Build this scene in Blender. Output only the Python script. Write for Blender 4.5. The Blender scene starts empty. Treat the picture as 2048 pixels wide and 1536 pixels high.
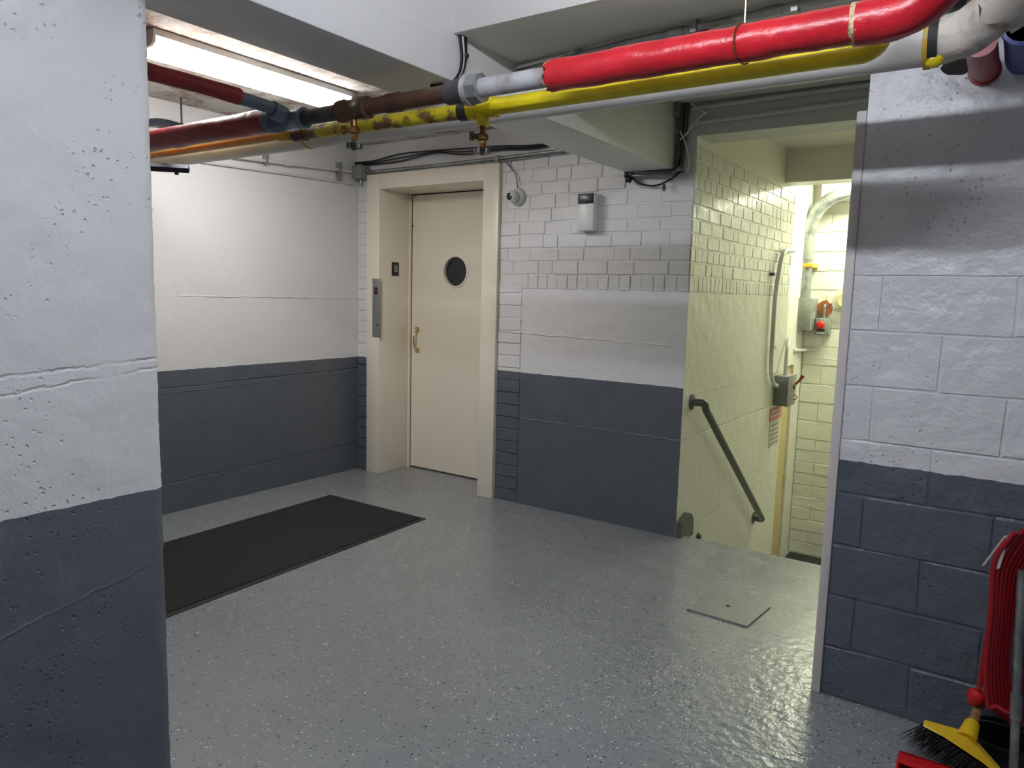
import bpy, bmesh, math, random
from mathutils import Vector, Matrix, noise
random.seed(7)
S = bpy.context.scene
COL = S.collection

# ------------------------------------------------------------------ camera
F_PX, YAW, PITCH, ROLL = 1470.0, math.radians(34.4), math.radians(7.0), math.radians(1.5)
CAM = Vector((0, 0, 1.5))
_fw = Vector((-math.sin(YAW)*math.cos(PITCH), math.cos(YAW)*math.cos(PITCH), -math.sin(PITCH)))
_r0 = Vector((math.cos(YAW), math.sin(YAW), 0)); _u0 = _r0.cross(_fw)
_r = _r0*math.cos(ROLL) + _u0*math.sin(ROLL); _u = -_r0*math.sin(ROLL) + _u0*math.cos(ROLL)
cd = bpy.data.cameras.new('camera'); cam = bpy.data.objects.new('camera', cd); COL.objects.link(cam)
cd.sensor_width = 36; cd.lens = F_PX/2048*36; cd.clip_start = .02
M3 = Matrix((_r, _u, -_fw)).transposed()
cam.matrix_world = Matrix.Translation(CAM) @ M3.to_4x4()
S.camera = cam
def ray(x, y): return _r*((x-1024)/F_PX) - _u*((y-768)/F_PX) + _fw
def onz(x, y, z): d = ray(x, y); return CAM + d*((z-CAM.z)/d.z)
def ony(x, y, Y): d = ray(x, y); return CAM + d*(Y/d.y)
def onx(x, y, X): d = ray(x, y); return CAM + d*(X/d.x)
def proj(p):
    v = Vector(p)-CAM; w = v.dot(_fw); return 1024+F_PX*v.dot(_r)/w, 768-F_PX*v.dot(_u)/w
def xat(px, Y, z):
    a, b = -8.0, .6
    for _ in range(50):
        m = (a+b)/2
        if proj((m, Y, z))[0] < px: a = m
        else: b = m
    return a

# ------------------------------------------------------------------ world, exposure
w = bpy.data.worlds.new('world'); S.world = w; w.use_nodes = True
w.node_tree.nodes['Background'].inputs[0].default_value = (0, 0, 0, 1)
w.node_tree.nodes['Background'].inputs[1].default_value = 0
S.view_settings.view_transform = 'Standard'; S.view_settings.look = 'None'
S.view_settings.exposure = 0.0; S.view_settings.gamma = 1; S.view_settings.use_curve_mapping = False
E_ROOM, E_TUBE, E_STAIR = 33.0, 142.0, 118.0
C_ROOM, C_NEAR, C_STAIR = (1, .97, .92), (.87, .91, 1.0), (.94, 1, .72)

# ------------------------------------------------------------------ material helpers
def srgb(r, g, b):
    f = lambda c: (c/255/12.92) if c/255 <= .04045 else ((c/255+.055)/1.055)**2.4
    return (f(r), f(g), f(b), 1)
class NT:
    def __init__(s, name):
        s.m = bpy.data.materials.new(name); s.m.use_nodes = True
        s.t = s.m.node_tree; s.b = s.t.nodes['Principled BSDF']; s.pos = None
    def n(s, typ, **kw):
        x = s.t.nodes.new(typ)
        for k, v in kw.items(): setattr(x, k, v)
        return x
    def l(s, a, b): s.t.links.new(a, b)
    def position(s):
        if not s.pos: s.pos = s.n('ShaderNodeNewGeometry').outputs['Position']
        return s.pos
    def val(s, inp, v):
        if isinstance(v, (int, float)): inp.default_value = v
        elif isinstance(v, (tuple, list)): inp.default_value = v
        else: s.l(v, inp)
    def math(s, op, a, b=0, clamp=False):
        x = s.n('ShaderNodeMath', operation=op, use_clamp=clamp); s.val(x.inputs[0], a); s.val(x.inputs[1], b); return x.outputs[0]
    def sep(s):
        x = s.n('ShaderNodeSeparateXYZ'); s.l(s.position(), x.inputs[0]); return x.outputs
    def noise(s, scale, detail=3, rough=.5, vec=None):
        x = s.n('ShaderNodeTexNoise'); s.l(vec or s.position(), x.inputs['Vector'])
        x.inputs['Scale'].default_value = scale; x.inputs['Detail'].default_value = detail; x.inputs['Roughness'].default_value = rough
        return x.outputs['Fac']
    def voro(s, scale, out='Distance', vec=None):
        x = s.n('ShaderNodeTexVoronoi'); s.l(vec or s.position(), x.inputs['Vector']); x.inputs['Scale'].default_value = scale
        return x.outputs[out]
    def ramp(s, f, lo, hi, a=0.0, b=1.0):
        x = s.n('ShaderNodeMapRange'); x.clamp = True; s.val(x.inputs[0], f)
        for i, v in zip((1, 2, 3, 4), (lo, hi, a, b)): x.inputs[i].default_value = v
        return x.outputs[0]
    def mix(s, f, a, b):
        x = s.n('ShaderNodeMix', data_type='RGBA'); s.val(x.inputs[0], f); s.val(x.inputs[6], a); s.val(x.inputs[7], b); return x.outputs[2]
    def bump(s, h, dist, strength=1.0, prev=None):
        x = s.n('ShaderNodeBump'); x.inputs['Strength'].default_value = strength; x.inputs['Distance'].default_value = dist
        s.l(h, x.inputs['Height'])
        if prev: s.l(prev, x.inputs['Normal'])
        return x.outputs[0]
    def done(s, color=None, rough=None, normal=None, metal=0, coat=0):
        if color is not None: s.val(s.b.inputs['Base Color'], color)
        if rough is not None: s.val(s.b.inputs['Roughness'], rough)
        if normal is not None: s.l(normal, s.b.inputs['Normal'])
        s.b.inputs['Metallic'].default_value = metal; s.b.inputs['Coat Weight'].default_value = coat
        return s.m

WHITE = srgb(222, 222, 224); GREY = srgb(92, 99, 108)
def wall_mat(name, dado=None, pits=.5, rough=.42, ridges=(), white=WHITE, grain=1.0, vcol=.03, cracks=()):
    """painted masonry: white above, slate grey dado below; ridges = [(z, slope, axis, height)] board-form marks"""
    t = NT(name); X, Y, Z = t.sep()
    n1 = t.noise(2.3, 4, .6); n2 = t.noise(42, 4, .6); n3 = t.noise(9, 3)
    col = t.mix(t.ramp(n1, .35, .7, 0, vcol*6), white, tuple(c*.9 for c in white[:3])+(1,))
    if dado is not None:
        zz = t.math('ADD', Z, t.math('MULTIPLY', t.math('SUBTRACT', t.noise(22, 3), .5), .012))
        f = t.math('LESS_THAN', zz, dado)
        g = t.mix(t.ramp(n3, .3, .7), GREY, tuple(c*.9 for c in GREY[:3])+(1,))
        col = t.mix(f, col, g)
    nrm = t.bump(n2, .0016*grain)
    nrm = t.bump(n3, .010*grain, 1, nrm)
    if pits > 0:
        warp = t.n('ShaderNodeMixRGB'); warp.blend_type = 'ADD'; warp.inputs[0].default_value = .02
        nt = t.n('ShaderNodeTexNoise'); t.l(t.position(), nt.inputs['Vector']); nt.inputs['Scale'].default_value = 25
        t.l(t.position(), warp.inputs[1]); t.l(nt.outputs['Color'], warp.inputs[2])
        v = t.voro(55, 'Distance', warp.outputs[0])
        p = t.ramp(v, .10, .26, 1, 0)
        mask = t.ramp(t.noise(3.3, 2), .47, .60)
        rnd = t.n('ShaderNodeTexVoronoi'); t.l(warp.outputs[0], rnd.inputs['Vector']); rnd.inputs['Scale'].default_value = 55
        sc = t.n('ShaderNodeSeparateColor'); t.l(rnd.outputs['Color'], sc.inputs[0])
        p = t.math('MULTIPLY', t.math('MULTIPLY', p, mask), t.math('GREATER_THAN', sc.outputs[0], .55))
        nrm = t.bump(t.math('MULTIPLY', p, -1), .004*pits, 1, nrm)
    for z0, slope, ax, hgt in ridges:
        a = {'X': X, 'Y': Y}[ax]
        d = t.math('SUBTRACT', Z, t.math('ADD', z0, t.math('MULTIPLY', a, slope)))
        d = t.math('ADD', d, t.math('MULTIPLY', t.math('SUBTRACT', t.noise(13, 4, .7), .5), .03))
        h = t.ramp(t.math('ABSOLUTE', d), 0, .006, 1, 0)
        h = t.math('MULTIPLY', h, t.ramp(t.noise(5, 2), .35, .6, .15, 1))
        nrm = t.bump(h, hgt, 1, nrm)
    return t.done(col, rough, nrm)
def flat(name, c, rough=.5, metal=0, bump=0, scale=60, var=0, c2=None, vscale=8, coat=0, lo=.4, hi=.65):
    t = NT(name); col = c; nrm = None
    if c2: col = t.mix(t.ramp(t.noise(vscale, 4, .6), lo, hi), c, c2)
    if bump: nrm = t.bump(t.noise(scale, 3), bump)
    return t.done(col, rough, nrm, metal, coat)
def emit(name, c, e):
    t = NT(name); t.b.inputs['Base Color'].default_value = (.9, .9, .9, 1)
    t.b.inputs['Emission Color'].default_value = tuple(c)+(1,); t.b.inputs['Emission Strength'].default_value = e
    return t.m

MAT = {}
MAT['near'] = wall_mat('near_wall_paint', .94, 1.0, .45, [(1.74, .55, 'Y', .003), (1.235, .06, 'Y', -.004), (1.165, .10, 'Y', -.0035), (.52, .20, 'Y', .0025)])
MAT['left'] = wall_mat('left_wall_paint', .947, .12, .4, [(1.43, 0, 'Y', .004), (.80, .012, 'Y', -.006), (.77, .012, 'Y', .003), (.17, .012, 'Y', -.006), (2.2, 0, 'Y', .002)], grain=.5)
MAT['back'] = wall_mat('back_wall_paint', .95, .15, .42, [(1.17, -.02, 'X', .004), (.62, 0, 'X', .003)], grain=.9)
MAT['block'] = wall_mat('block_wall_paint', .921, .9, .34, grain=2.0)
MAT['stair'] = wall_mat('stair_wall_paint', None, .25, .33, [(.62-4.5*-.06-.27, -.06+.06, 'Y', -.006), (.9, 0, 'Y', .003), (.02, 0, 'Y', .003)], white=srgb(224, 222, 212), grain=.8)
MAT['ceil'] = wall_mat('ceiling_paint', None, .3, .6, white=srgb(212, 211, 207), grain=.8)
MAT['beam'] = wall_mat('beam_paint', None, .25, .45, [(2.40, 0, 'Y', .002)], white=srgb(218, 218, 218), grain=.5)
MAT['trim'] = flat('trim_white', srgb(214, 208, 204), .4, bump=.002, scale=30)
# peeling ceiling over the lamp
t = NT('peeling_ceiling_paint'); X, Y, Z = t.sep()
n = t.noise(7, 6, .7); big = t.noise(1.6, 3)
f = t.math('MULTIPLY', t.ramp(n, .46, .60), t.ramp(big, .36, .50))
st = t.mix(f, srgb(214, 212, 208), t.mix(t.noise(20, 3), srgb(150, 120, 105), srgb(176, 158, 146)))
dk = t.math('MULTIPLY', t.ramp(t.noise(30, 5, .8), .62, .7), t.ramp(n, .5, .6)); st = t.mix(dk, st, srgb(92, 78, 68))
MAT['peel'] = t.done(st, .7, t.bump(t.noise(24, 5, .7), .012))
# floor: grey epoxy with paint flakes
t = NT('floor_epoxy'); X, Y, Z = t.sep()
base = t.mix(t.ramp(t.noise(1.7, 4, .6), .35, .65), srgb(138, 142, 145), srgb(134, 138, 142))
dirt = t.math('MULTIPLY', t.ramp(t.noise(2.2, 3, .5), .45, .80), .14); base = t.mix(dirt, base, srgb(118, 119, 118))
comb = t.n('ShaderNodeCombineXYZ'); t.l(X, comb.inputs[0]); t.l(Y, comb.inputs[1])
dens = t.math('ADD', t.ramp(t.noise(2.2, 3), .3, .75, .0, .10), 0)
dx = t.math('SUBTRACT', X, -1.02); dy = t.math('SUBTRACT', Y, 2.62)
rr = t.math('ADD', t.math('MULTIPLY', dx, dx), t.math('MULTIPLY', dy, dy))
hot = t.math('MULTIPLY', t.ramp(rr, 0, .10, .32, 0), t.ramp(t.noise(9, 3), .35, .6, .3, 1))
wide = t.ramp(rr, .0, 1.6, .10, .0)
def flakes(scale, lim, prob):
    v = t.n('ShaderNodeTexVoronoi'); v.voronoi_dimensions = '2D'; t.l(comb.outputs[0], v.inputs['Vector']); v.inputs['Scale'].default_value = scale
    s = t.n('ShaderNodeSeparateColor'); t.l(v.outputs['Color'], s.inputs[0])
    on = t.math('MULTIPLY', t.math('LESS_THAN', v.outputs['Distance'], t.math('MULTIPLY', s.outputs[2], lim)), t.math('LESS_THAN', s.outputs[0], prob))
    return on, s.outputs[1]
p1 = t.math('ADD', t.math('ADD', dens, hot), t.math('ADD', wide, .05))
on, c = flakes(105, .42, p1)
fc = t.mix(t.math('GREATER_THAN', c, .62), srgb(52, 56, 82), srgb(222, 222, 216)); fc = t.mix(t.math('LESS_THAN', c, .22), fc, srgb(34, 36, 42))
base = t.mix(on, base, fc)
on2, c2 = flakes(150, .45, t.math('MULTIPLY', p1, .45))
base = t.mix(on2, base, t.mix(t.math('GREATER_THAN', c2, .5), srgb(60, 64, 88), srgb(196, 198, 200)))
nrm = t.bump(t.noise(4.5, 2, .4), .003)
nrm = t.bump(t.noise(22, 2, .4), .0008, 1, nrm)
px_ = t.math('SUBTRACT', X, -.72); py_ = t.math('SUBTRACT', Y, 2.62)
pr_ = t.math('ADD', t.math('MULTIPLY', px_, px_), t.math('MULTIPLY', t.math('MULTIPLY', py_, py_), .7))
nrm = t.bump(t.math('MULTIPLY', t.noise(24, 3, .5), t.ramp(pr_, .05, .45, 1, 0)), .006, 1, nrm)
nrm = t.bump(t.noise(90, 3, .5), .0002, 1, nrm)
MAT['floor'] = t.done(base, t.ramp(t.noise(6, 3), .3, .7, .22, .30), nrm)
MAT['floor'].node_tree.nodes['Principled BSDF'].inputs['Specular IOR Level'].default_value = .5
MAT['hatch'] = flat('hatch_paint', srgb(126, 130, 130), .32, bump=.002, scale=20)
MAT['cream'] = flat('cream_gloss_paint', srgb(238, 230, 214), .34, bump=.0008, scale=35)
MAT['dark'] = flat('dark_gap', srgb(24, 23, 22), .8)
MAT['steel'] = flat('brushed_steel', srgb(165, 165, 166), .32, metal=1)
MAT['galv'] = flat('galvanised_steel', srgb(165, 168, 168), .42, metal=.7, c2=srgb(130, 132, 130), vscale=14)
MAT['greybox'] = flat('grey_box_paint', srgb(140, 143, 136), .42, c2=srgb(120, 122, 116), vscale=10)
MAT['brass'] = flat('brass', srgb(222, 204, 150), .25, metal=1)
MAT['oldbrass'] = flat('old_brass', srgb(150, 112, 66), .45, metal=.8, c2=srgb(86, 66, 46), vscale=40)
MAT['glass'] = flat('dark_wired_glass', srgb(20, 24, 26), .12, c2=srgb(44, 54, 56), vscale=60)
MAT['black'] = flat('black_plastic', srgb(26, 26, 27), .4)
MAT['rubber'] = flat('black_rubber', srgb(34, 34, 35), .7)
MAT['carpet'] = flat('carpet_charcoal', srgb(38, 38, 39), .95, bump=.004, scale=260, c2=srgb(26, 26, 27), vscale=70)
t = NT('red_insulation_paint')
nrm = t.bump(t.noise(9, 3), .007); nrm = t.bump(t.noise(38, 4, .65), .0022, 1, nrm)
MAT['red'] = t.done(t.mix(t.ramp(t.noise(7, 4, .6), .4, .65), srgb(184, 32, 42), srgb(160, 24, 34)), .30, nrm)
MAT['redold'] = flat('red_dull_paint', srgb(164, 40, 48), .4, bump=.006, scale=14, c2=srgb(132, 34, 40), vscale=7)
MAT['torn'] = flat('torn_canvas', srgb(202, 180, 140), .8, bump=.006, scale=60, c2=srgb(120, 98, 74), vscale=30)
MAT['yellow'] = flat('yellow_pipe_paint', srgb(226, 206, 22), .32, c2=srgb(206, 184, 30), vscale=9)
MAT['ochre'] = flat('worn_yellow_paint', srgb(206, 164, 44), .45, c2=srgb(172, 152, 66), vscale=9, bump=.002, scale=40)
MAT['yworn'] = flat('flaking_yellow_paint', srgb(212, 196, 40), .45, c2=srgb(112, 84, 58), vscale=12, lo=.48, hi=.58)
MAT['bronze'] = flat('brown_iron_pipe', srgb(98, 70, 54), .42, metal=.35, c2=srgb(70, 54, 48), vscale=10)
MAT['iron'] = flat('grey_iron', srgb(92, 90, 94), .45, metal=.5, c2=srgb(68, 64, 66), vscale=15)
MAT['palepipe'] = flat('whitewashed_pipe', srgb(178, 178, 182), .45, c2=srgb(128, 112, 108), vscale=9)
MAT['blueiron'] = flat('bluish_pipe', srgb(108, 120, 140), .45, metal=.3)
MAT['whitepipe'] = flat('white_pipe_paint', srgb(216, 214, 212), .38, bump=.003, scale=6, c2=srgb(204, 202, 198), vscale=4)
MAT['dirtywhite'] = flat('dirty_white_wrap', srgb(196, 190, 180), .7, bump=.01, scale=18, c2=srgb(128, 104, 84), vscale=11, lo=.50, hi=.66)
MAT['blue'] = flat('blue_paint', srgb(44, 70, 140), .4)
MAT['navy'] = flat('navy_bracket_paint', srgb(40, 48, 66), .5, c2=srgb(60, 64, 72), vscale=20)
MAT['plastic'] = flat('white_plastic', srgb(226, 226, 226), .35)
MAT['chrome'] = flat('dark_smoked_plastic', srgb(44, 46, 50), .3)
MAT['lens'] = flat('lens_black', srgb(8, 8, 10), .08)
MAT['rail'] = flat('rail_green_grey_paint', srgb(84, 88, 80), .35)
MAT['rust'] = flat('rust', srgb(170, 96, 50), .8, bump=.004, scale=60, c2=srgb(120, 70, 44), vscale=40)
MAT['button'] = flat('red_button', srgb(206, 36, 30), .25)
MAT['tan'] = flat('tan_door_paint', srgb(206, 188, 142), .4, c2=srgb(198, 178, 130), vscale=4)
MAT['sounder'] = flat('sounder_cream_paint', srgb(196, 188, 156), .45)
MAT['paper'] = flat('notice_paper', srgb(196, 194, 188), .6)
MAT['noticered'] = flat('notice_red', srgb(198, 122, 114), .6)
MAT['print'] = flat('notice_print', srgb(120, 118, 114), .6)
MAT['cord'] = flat('red_cord', srgb(146, 22, 30), .38)
MAT['bristle'] = flat('dark_bristle', srgb(58, 56, 56), .8)
MAT['broomyellow'] = flat('yellow_broom_plastic', srgb(226, 188, 34), .4)
MAT['wood'] = flat('worn_wood_handle', srgb(160, 124, 84), .6, c2=srgb(112, 84, 58), vscale=20)
MAT['dustred'] = flat('red_dustpan_plastic', srgb(186, 24, 30), .35)
MAT['housing'] = flat('white_enamel', srgb(225, 225, 225), .4)
MAT['e_room'] = emit('lamp_diffuser', C_ROOM, E_ROOM)
MAT['e_tube'] = emit('strip_tube_glow', C_NEAR, E_TUBE)
MAT['e_stair'] = emit('stair_lamp_diffuser', C_STAIR, E_STAIR)

# ------------------------------------------------------------------ mesh helpers
def obj(name, bm, mat, parent=None, smooth=False, loc=None):
    me = bpy.data.meshes.new(name); bmesh.ops.recalc_face_normals(bm, faces=bm.faces[:]); bm.to_mesh(me); bm.free()
    me.materials.append(MAT[mat])
    if smooth:
        me.polygons.foreach_set('use_smooth', [True]*len(me.polygons))
        me.set_sharp_from_angle(angle=math.radians(40))
    o = bpy.data.objects.new(name, me); COL.objects.link(o)
    if parent: o.parent = parent
    if loc: o.location = loc
    return o
def tag(o, label, cat, group=None, kind=None):
    o['label'] = label; o['category'] = cat
    if group: o['group'] = group
    if kind: o['kind'] = kind
    return o
def thing(name, label, cat, loc=(0, 0, 0), group=None, kind=None):
    o = bpy.data.objects.new(name, None); COL.objects.link(o); o.empty_display_size = .05
    o.location = loc
    return tag(o, label, cat, group, kind)
def rel(o, parent):
    """parent o, keep its world coordinates (parents are unrotated empties)"""
    o.parent = parent; o.matrix_parent_inverse = Matrix.Translation(-parent.location); return o
def box(bm, x0, x1, y0, y1, z0, z1, bev=0):
    b2 = bmesh.new(); bmesh.ops.create_cube(b2, size=1)
    for v in b2.verts: v.co = Vector(((x0+x1)/2+v.co.x*(x1-x0), (y0+y1)/2+v.co.y*(y1-y0), (z0+z1)/2+v.co.z*(z1-z0)))
    if bev: bmesh.ops.bevel(b2, geom=b2.edges[:], offset=bev, segments=2, affect='EDGES', profile=.5)
    join(bm, b2); return bm
def join(bm, b2):
    m = bpy.data.meshes.new('t'); b2.to_mesh(m); b2.free(); bm.from_mesh(m); bpy.data.meshes.remove(m)
def boxo(name, x0, x1, y0, y1, z0, z1, mat, parent=None, bev=0):
    o = obj(name, box(bmesh.new(), x0, x1, y0, y1, z0, z1, bev), mat, None, smooth=bev > 0)
    if parent: rel(o, parent)
    return o
def fillet(pts, r, n=6):
    pts = [Vector(p) for p in pts]; out = [pts[0]]
    for i in range(1, len(pts)-1):
        a, b, c = pts[i-1], pts[i], pts[i+1]; u = (a-b); v = (c-b)
        d = min(r, u.length*.49, v.length*.49); p = b+u.normalized()*d; q = b+v.normalized()*d
        for k in range(n+1):
            s = k/n; out.append(p*(1-s)**2 + b*2*s*(1-s) + q*s*s)
    out.append(pts[-1]); return out
def spline(pts, n=6):
    pts = [Vector(p) for p in pts]; P = [pts[0]*2-pts[1]]+pts+[pts[-1]*2-pts[-2]]; out = []
    for i in range(1, len(P)-2):
        a, b, c, d = P[i-1:i+3]
        for k in range(n):
            s = k/n; out.append(.5*((2*b)+(c-a)*s+(2*a-5*b+4*c-d)*s*s+(3*b-a-3*c+d)*s**3))
    out.append(pts[-1]); return out
def tube(bm, pts, r, n=14, jit=0, step=None, rag=0, seed=0):
    """swept tube; r may be a list; jit gives lumpy insulation; rag a torn first/last ring"""
    pts = [Vector(p) for p in pts]
    if step:
        q = [pts[0]]
        for a, b in zip(pts, pts[1:]):
            k = max(1, int((b-a).length/step))
            for i in range(1, k+1): q.append(a.lerp(b, i/k))
        pts = q
    rs = r if isinstance(r, (list, tuple)) else [r]*len(pts)
    tang = []
    for i in range(len(pts)):
        a = pts[max(i-1, 0)]; b = pts[min(i+1, len(pts)-1)]; tang.append((b-a).normalized())
    up = Vector((0, 0, 1)) if abs(tang[0].z) < .9 else Vector((0, 1, 0))
    nx = tang[0].cross(up).normalized(); rings = []
    for i, p in enumerate(pts):
        tg = tang[i]; nx = (nx - tg*nx.dot(tg)).normalized(); ny = tg.cross(nx); ring = []
        for k in range(n):
            a = 2*math.pi*k/n; d = nx*math.cos(a)+ny*math.sin(a); rr = rs[i]
            if jit: rr += jit*noise.noise((p+d*.05)*11+Vector((seed, 0, 0)))+jit*.5*noise.noise((p+d*.05)*34)
            q = p+d*rr
            if rag and i in (0, len(pts)-1): q = q+tg*(rag*noise.noise(Vector((k*.9, seed, i)))*2)
            ring.append(bm.verts.new(q))
        rings.append(ring)
    for a, b in zip(rings, rings[1:]):
        for k in range(n): bm.faces.new((a[k], a[(k+1) % n], b[(k+1) % n], b[k]))
    bm.faces.new(rings[0][::-1]); bm.faces.new(rings[-1]); return bm
def tubeo(name, pts, r, mat, parent=None, **kw):
    o = obj(name, tube(bmesh.new(), pts, r, **kw), mat, None, smooth=True)
    if parent: rel(o, parent)
    return o
def lathe(bm, prof, origin, axis, n=20):
    """prof: [(radius, height)] about axis"""
    ax = Vector(axis).normalized(); up = Vector((0, 0, 1)) if abs(ax.z) < .9 else Vector((1, 0, 0))
    u = ax.cross(up).normalized(); v = ax.cross(u); o = Vector(origin); rings = []
    for r, h in prof:
        rings.append([bm.verts.new(o+ax*h+(u*math.cos(2*math.pi*k/n)+v*math.sin(2*math.pi*k/n))*max(r, 1e-4)) for k in range(n)])
    for a, b in zip(rings, rings[1:]):
        for k in range(n): bm.faces.new((a[k], a[(k+1) % n], b[(k+1) % n], b[k]))
    bm.faces.new(rings[0][::-1]); bm.faces.new(rings[-1]); return bm
def ringo(name, prof, origin, axis, mat, n=40):
    """closed ring: prof is a closed loop of (radius, height)"""
    bm = bmesh.new(); ax = Vector(axis).normalized(); up = Vector((0, 0, 1)) if abs(ax.z) < .9 else Vector((1, 0, 0))
    u = ax.cross(up).normalized(); v = ax.cross(u); o = Vector(origin)
    R_ = [[bm.verts.new(o+ax*h+(u*math.cos(2*math.pi*k/n)+v*math.sin(2*math.pi*k/n))*r) for k in range(n)] for r, h in prof]
    for a, b in zip(R_, R_[1:]+R_[:1]):
        for k in range(n): bm.faces.new((a[k], a[(k+1) % n], b[(k+1) % n], b[k]))
    return obj(name, bm, mat, None, smooth=True)
def latheo(name, prof, origin, axis, mat, parent=None, n=20):
    o = obj(name, lathe(bmesh.new(), prof, origin, axis, n), mat, None, smooth=True)
    if parent: rel(o, parent)
    return o
def prism(bm, poly, ax, a0, a1):
    """poly in the plane across axis ax ('X': (y,z), 'Y': (x,z), 'Z': (x,y))"""
    def P(p, a): return {'X': (a, p[0], p[1]), 'Y': (p[0], a, p[1]), 'Z': (p[0], p[1], a)}[ax]
    A = [bm.verts.new(P(p, a0)) for p in poly]; B = [bm.verts.new(P(p, a1)) for p in poly]; n = len(poly)
    bm.faces.new(A); bm.faces.new(B[::-1])
    for i in range(n): bm.faces.new((A[i], A[(i+1) % n], B[(i+1) % n], B[i]))
    return bm
def prismo(name, poly, ax, a0, a1, mat, parent=None):
    o = obj(name, prism(bmesh.new(), poly, ax, a0, a1), mat)
    if parent: rel(o, parent)
    return o
_bm_cache = {}
def brick_mesh(mat, k, big=False):
    """unit brick: front face at y=0 facing -y, chamfered arris, slightly uneven; scaled per piece"""
    key = (mat, k, big)
    if key in _bm_cache: return _bm_cache[key]
    rnd = random.Random(k); bm = bmesh.new(); c = .06
    def q(s, y): return [bm.verts.new((x*s[0]+rnd.uniform(-.012, .012), y+rnd.uniform(-.12, .12)*(1 if y == 0 else 0), z*s[1]+rnd.uniform(-.03, .03))) for x, z in ((-.5, -.5), (.5, -.5), (.5, .5), (-.5, .5))]
    A = q((.985, .965) if big else (.965, .915), 0); B = q((1, 1), .75); 
    C = [bm.verts.new((x, 1.6, z)) for x, z in ((-.5, -.5), (.5, -.5), (.5, .5), (-.5, .5))]
    bm.faces.new(A)
    for R1, R2 in ((A, B), (B, C)):
        for i in range(4): bm.faces.new((R1[i], R1[(i+1) % 4], R2[(i+1) % 4], R2[i]))
    bmesh.ops.recalc_face_normals(bm, faces=bm.faces[:])
    me = bpy.data.meshes.new('brick'); bm.to_mesh(me); bm.free(); me.materials.append(MAT[mat]); _bm_cache[key] = me
    return me
def brick(name, parent, mat, cx, cy, cz, L, H, depth, rotz=0, tilt=0):
    o = bpy.data.objects.new(name, brick_mesh(mat, random.randrange(6), name == 'block')); COL.objects.link(o)
    o.location = (cx, cy, cz); o.scale = (L, depth, H); o.rotation_euler = (0, tilt, rotz)
    if parent: rel(o, parent)
    return o

# ------------------------------------------------------------------ the setting
XL, YB, XS, YR, XR0 = -4.51, 4.30, -1.665, 2.90, -.505      # left wall, back wall, stair side wall, right wall, its free end
ZC, ZS, YF, XD, ZF = 2.64, 2.71, 8.30, -1.90, -1.26          # ceiling, stair ceiling, far stair wall, recessed side wall, lower floor
bm = bmesh.new(); box(bm, XL-.2, 2.0, -2.7, 4.37, -.22, 0); box(bm, -4.30, -3.14, 4.37, 4.75, -.22, 0)
tag(obj('floor', bm, 'floor'), 'grey epoxy floor with scattered white and blue flakes', 'floor', kind='structure')
bm = bmesh.new(); box(bm, XL-.2, -1.95, -2.7, 4.66, ZC, ZC+.2)
tag(obj('ceiling', bm, 'peel'), 'rough peeling ceiling above the fluorescent light', 'ceiling', kind='structure')
bm = bmesh.new(); box(bm, -1.95, 2.0, -2.7, 4.42, ZC, ZC+.2)
tag(obj('ceiling', bm, 'ceil'), 'off-white ceiling between the beams by the stairs', 'ceiling', kind='structure')
tag(boxo('wall_left', XL-.2, XL, -2.7, 4.5, 0, ZC, 'left'), 'white concrete wall with slate grey dado behind the black mat', 'wall', kind='structure')
tag(boxo('wall_behind', XL-.2, 2.0, -2.9, -2.7, 0, ZC, 'back'), 'painted wall behind the viewer', 'wall', kind='structure')
tag(boxo('wall_side', 2.0, 2.2, -2.9, 4.4, 0, ZC, 'back'), 'painted side wall out of view', 'wall', kind='structure')

# near wall end on the left: pitted concrete with a ragged edge
bm = bmesh.new(); nz, ny = 190, 90; y0, y1 = -2.7, 1.10; xn = -1.92
def nearpt(i, j):
    z = ZC*i/nz; s = j/ny; y = y0+(y1-y0)*(1-(1-s)**2.2)
    if j == ny: y += .006*noise.noise(Vector((0, 0, z*16)))+.006*noise.noise(Vector((3, 0, z*48)))
    x = xn+.003*noise.noise(Vector((y*6, 2, z*6)))+.0012*noise.noise(Vector((y*40, 5, z*40)))
    e = max(0, 1-(1.10-y)/.03)
    x -= e*e*.010+e*.006*abs(noise.noise(Vector((1, 7, z*30))))
    return (x, y, z)
G = [[bm.verts.new(nearpt(i, j)) for j in range(ny+1)] for i in range(nz+1)]
for i in range(nz):
    for j in range(ny): bm.faces.new((G[i][j], G[i][j+1], G[i+1][j+1], G[i+1][j]))
bk = [[bm.verts.new((-2.16, y, ZC*i/nz)) for y in (y1-.004, y0)] for i in range(nz+1)]
for i in range(nz):
    bm.faces.new((G[i][ny], bk[i][0], bk[i+1][0], G[i+1][ny])); bm.faces.new((bk[i][0], bk[i][1], bk[i+1][1], bk[i+1][0]))
tag(obj('wall_near_left', bm, 'near', smooth=True), 'pitted white concrete wall end with grey dado, close at the left', 'wall', kind='structure')

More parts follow.
